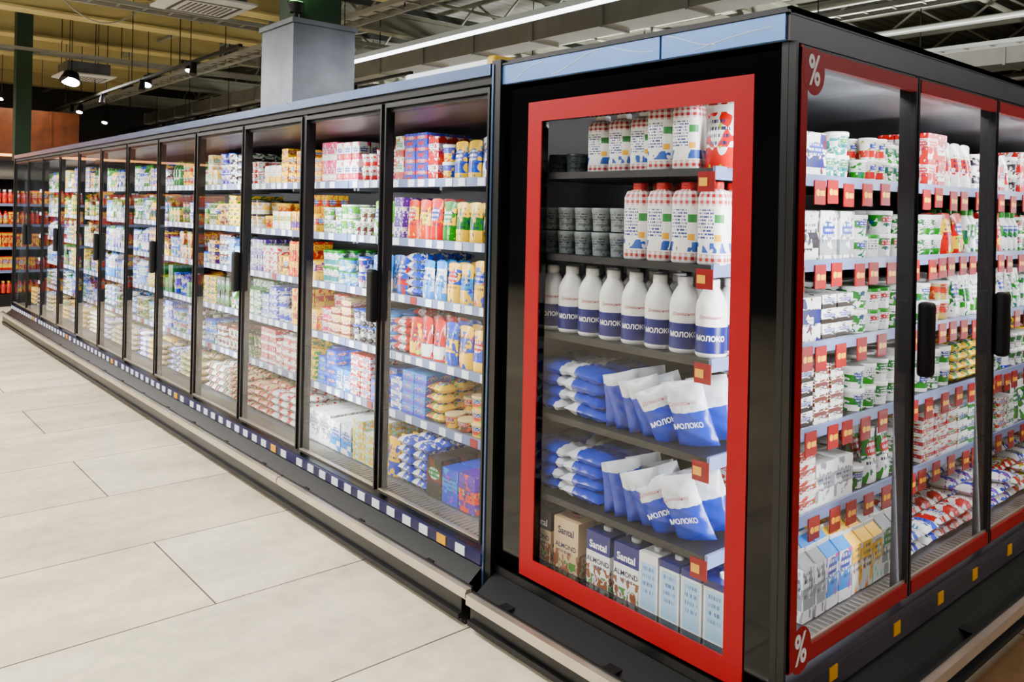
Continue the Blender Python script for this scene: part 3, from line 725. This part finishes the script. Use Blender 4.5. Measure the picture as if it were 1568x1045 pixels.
tray((-24,3.3,3.95),(6,3.3,3.95)); tray((-24,7.9,4.1),(6,7.9,4.1)); tray((-24,11,4.1),(6,11,4.1)); tray((-10.8,-3,4.25),(-10.8,5.8,4.25)); tray((-15.7,-3,4.25),(-15.7,5.8,4.25))
b.done('cable_tray')
b=MB()
for y,z in ((2.25,3.62),(4.9,3.6)):
    b.beam((-24,y,z),(-9.2,y,z),.05,.04,M_BLACKM)
    for x in np.arange(-23.5,-9.2,2.4):
        b.beam((x,y,z),(x,y,ZC-.02),.012,.012,M_BLACKM); b.cyl((x+.6,y,z-.02),(x+.66,y-.03,z-.2),.045,M_BLACKM,10,.055)
b.done('lighting_track')
b=MB()
for (p,q,sag) in (((-9.6,.9,4.7),(-9.4,2.2,4.5),.3),((-12.1,.6,4.7),(-11.9,1.9,4.6),.45),((-3,4.2,4.4),(-1.5,4.2,4.4),.3)):
    P=[Vector(p).lerp(Vector(q),t/12)-Vector((0,0,sag*4*(t/12)*(1-t/12))) for t in range(13)]
    for a,c in zip(P[:-1],P[1:]): b.cyl(a,c,.01,M_DUCT,6)
b.done('hanging_cable')
def linlamp(p,q,pw,w=.05,vis=True):
    b=MB(); p=Vector(p);q=Vector(q); d=(q-p).normalized(); 
    b.beam(p+Vector((0,0,.04)),q+Vector((0,0,.04)),w+.01,.05,M_ACW); b.beam(p,q,w,.03,M_LEDE)
    L=(q-p).length; n=int(L/3)
    for i in range(n+1): c=p+d*(L*i/max(1,n)); b.beam(c+Vector((0,0,.07)),Vector((c.x,c.y,ZC-.01)),.008,.008,M_BLACKM)
    o=b.done('linear_pendant_light')
    a=area('linear_light_source',(0,0,0),(0,0,-1),L,w*1.2,pw,(1,.975,.93)); mid=(p+q)/2; a.location=(mid.x,mid.y,mid.z-.03)
    a.rotation_euler=(0,0,math.atan2(d.y,d.x)); a.parent=o
linlamp((-7.3,2.7,3.2),(1.5,2.7,3.2),160,.035)
linlamp((-20,-2.6,3.7),(-.3,-2.6,3.7),1250,.12)
linlamp((-18,-5.6,3.7),(-.3,-5.6,3.7),850,.12)
linlamp((5.8,-6,4.2),(5.8,14,4.2),560,.05)
linlamp((-20,10.0,3.7),(-9,10.0,3.7),200,.05)
area('ceiling_bounce_source',(-3,-4.0,3.4),(0,0,1),14,.3,450,(1,.97,.92)).name='added_ceiling_fill'  # unseen upward light added to brighten the ceiling, no fixture modelled
area('hall_ceiling_fill',(-5,9.5,3.6),(0,0,1),24,.3,1350,(1,.97,.9)).name='added_ceiling_fill'  # second added upward light, lifts the ceiling over the rear hall

def ac(x,y,z,s,lamp=False):
    b=MB(); b.box(x-s*.4,x+s*.4,y-s*.4,y+s*.4,z+.05,z+.28,M_GALV)
    h=s/2; v=[(x-h,y-h,z+.03),(x+h,y-h,z+.03),(x+h,y+h,z+.03),(x-h,y+h,z+.03),(x-h*.8,y-h*.8,z),(x+h*.8,y-h*.8,z),(x+h*.8,y+h*.8,z),(x-h*.8,y+h*.8,z)]
    b.poly(v,[(4,7,6,5),(0,1,2,3),(0,4,5,1),(1,5,6,2),(2,6,7,3),(3,7,4,0)],M_ACW); b.box(x-h,x+h,y-h,y+h,z+.03,z+.055,M_ACW)
    for i in range(9): yy=y-h*.5+i*h/8; b.box(x-h*.5,x+h*.5,yy,yy+.02,z-.006,z,M_APRON)
    for a in (-1,1): b.box(x-h*.7,x+h*.7,y+a*h*.68-.02,y+a*h*.68+.02,z-.004,z+.0,M_APRON); b.box(x+a*h*.68-.02,x+a*h*.68+.02,y-h*.7,y+h*.7,z-.004,z,M_APRON)
    for a in (-.35,.35):
        for c in (-.35,.35): b.beam((x+s*a,y+s*c,z+.28),(x+s*a,y+s*c,ZC-.01),.012,.012,M_BLACKM)
    b.done('ceiling_ac_cassette')
ac(-8.75,1.6,3.9,.95); ac(-16.5,2.1,3.95,.95)
def spot(x,y,z,e=30,R=.06):
    b=MB(); b.cyl((x,y,z),(x+.05,y-.04,z-.16),R*.8,M_BLACKM,14,R*1.15); b.cyl((x+.05,y-.04,z-.16),(x+.052,y-.042,z-.166),R,mat('spot_lens',(255,250,240),.3,em=e),14)
    b.beam((x,y,z),(x,y,ZC-.01),.012,.012,M_BLACKM); b.done('ceiling_spotlight')
spot(-15.9,1.75,3.95,120,.16); spot(-15.2,2.9,3.95,60,.09); spot(-18,2.4,3.6,e=35); spot(-20,3.4,3.6,e=35); spot(-13.2,3.0,4.0,e=15); spot(-19.6,1.2,3.9,e=32); spot(-22,4.5,3.5,e=32); spot(-21,5.6,3.4,e=30)
for x,y in ((-16.2,1.95),(-15.4,2.7)): area('spot_source',(x+.06,y-.05,3.65),(0.2,0,-1),.1,.1,40,(1,.95,.88)).name='spotlight_source'
b=MB(); b.box(-15.85,-15.6,.8,1.05,0,ZC,M_GREEN); b.done('green_column')
b=MB(); b.box(-19.2,-19,-6,2.6,2.5,3.5,M_WOOD); b.box(-19.02,-18.98,-6,2.6,2.48,2.53,mat('warm_led',(255,170,90),.4,em=5))
for y in np.arange(-6,2.5,.5): b.box(-19.0,-18.96,y,y+.05,2.53,3.5,M_WOOD)
b.box(-19.2,-19.05,-6,2.6,0,2.5,M_WALL)
for k in range(6):
    b.box(-19.05,-18.6,-5.8,2.4,.3+k*.38,.32+k*.38,M_WOOD)
for y in (-6,-3,0,2.5): b.box(-19.05,-18.6,y-.03,y+.03,0,2.5,M_WOOD)
b.done('wood_clad_department_wall')
area('department_light',(-18.2,-.5,3.75),(-1,0,-.8),5,.1,70,(1,.72,.42)).name='department_light_source'
J=empty('juice_shelf_unit'); b=MB(); jx=-12.6
b.box(jx-.6,jx-.55,-3.5,.95,0,2.1,M_INTD); b.box(jx-.55,jx,-3.5,.95,0,.18,M_BLACK); b.box(jx-.55,jx+.03,-3.5,.95,1.85,2.12,M_BLACK)
for y in (-3.5,-2.4,-1.3,-.2,.92): b.box(jx-.55,jx,y,y+.03,.18,1.85,M_BLACK)
JZ=[.19,.53,.87,1.2,1.5]
for z in JZ[1:]: b.box(jx-.55,jx,-3.5,.95,z-.03,z-.001,M_INTD); b.box(jx,jx+.01,-3.5,.95,z-.04,z,M_STRIP)
b.done('frame',J); st={}
MJ=Matrix.Translation((jx,0,0))@MR
for z in JZ:
    for a0 in (-3.46,-2.36,-1.26,-.16): fill(st,MJ,a0,a0+1.05,z,.26,.03,2,[('bottle','o','y','r'),('bottle','r','o','w'),('bottle','o','r','y'),('gable','r','y','r')],(2,4),True)
for k,s in st.items(): s.done({'bottle':'juice_bottles','gable':'juice_cartons'}[k])
area('juice_led_bar',(jx+.35,-1.3,1.95),(-1,0,-1.4),4.2,.06,30,(1,.82,.6),J)

w=bpy.data.worlds.new('World'); scene.world=w; w.use_nodes=True
w.node_tree.nodes['Background'].inputs[0].default_value=(.6,.65,.7,1); w.node_tree.nodes['Background'].inputs[1].default_value=.3

cam=bpy.data.cameras.new('camera'); co=bpy.data.objects.new('camera',cam); COL.objects.link(co); scene.camera=co
cam.lens=28.86; cam.sensor_width=36; cam.shift_y=-200/1568; cam.clip_end=100
dx,dy=-.758,.652
R=Matrix(((dy,0,-dx,0),(-dx,0,-dy,0),(0,1,0,0),(0,0,0,1)))
co.matrix_world=Matrix.Translation((1.19,-1.99,1.55))@R@Matrix.Rotation(math.radians(1.2),4,'Z')
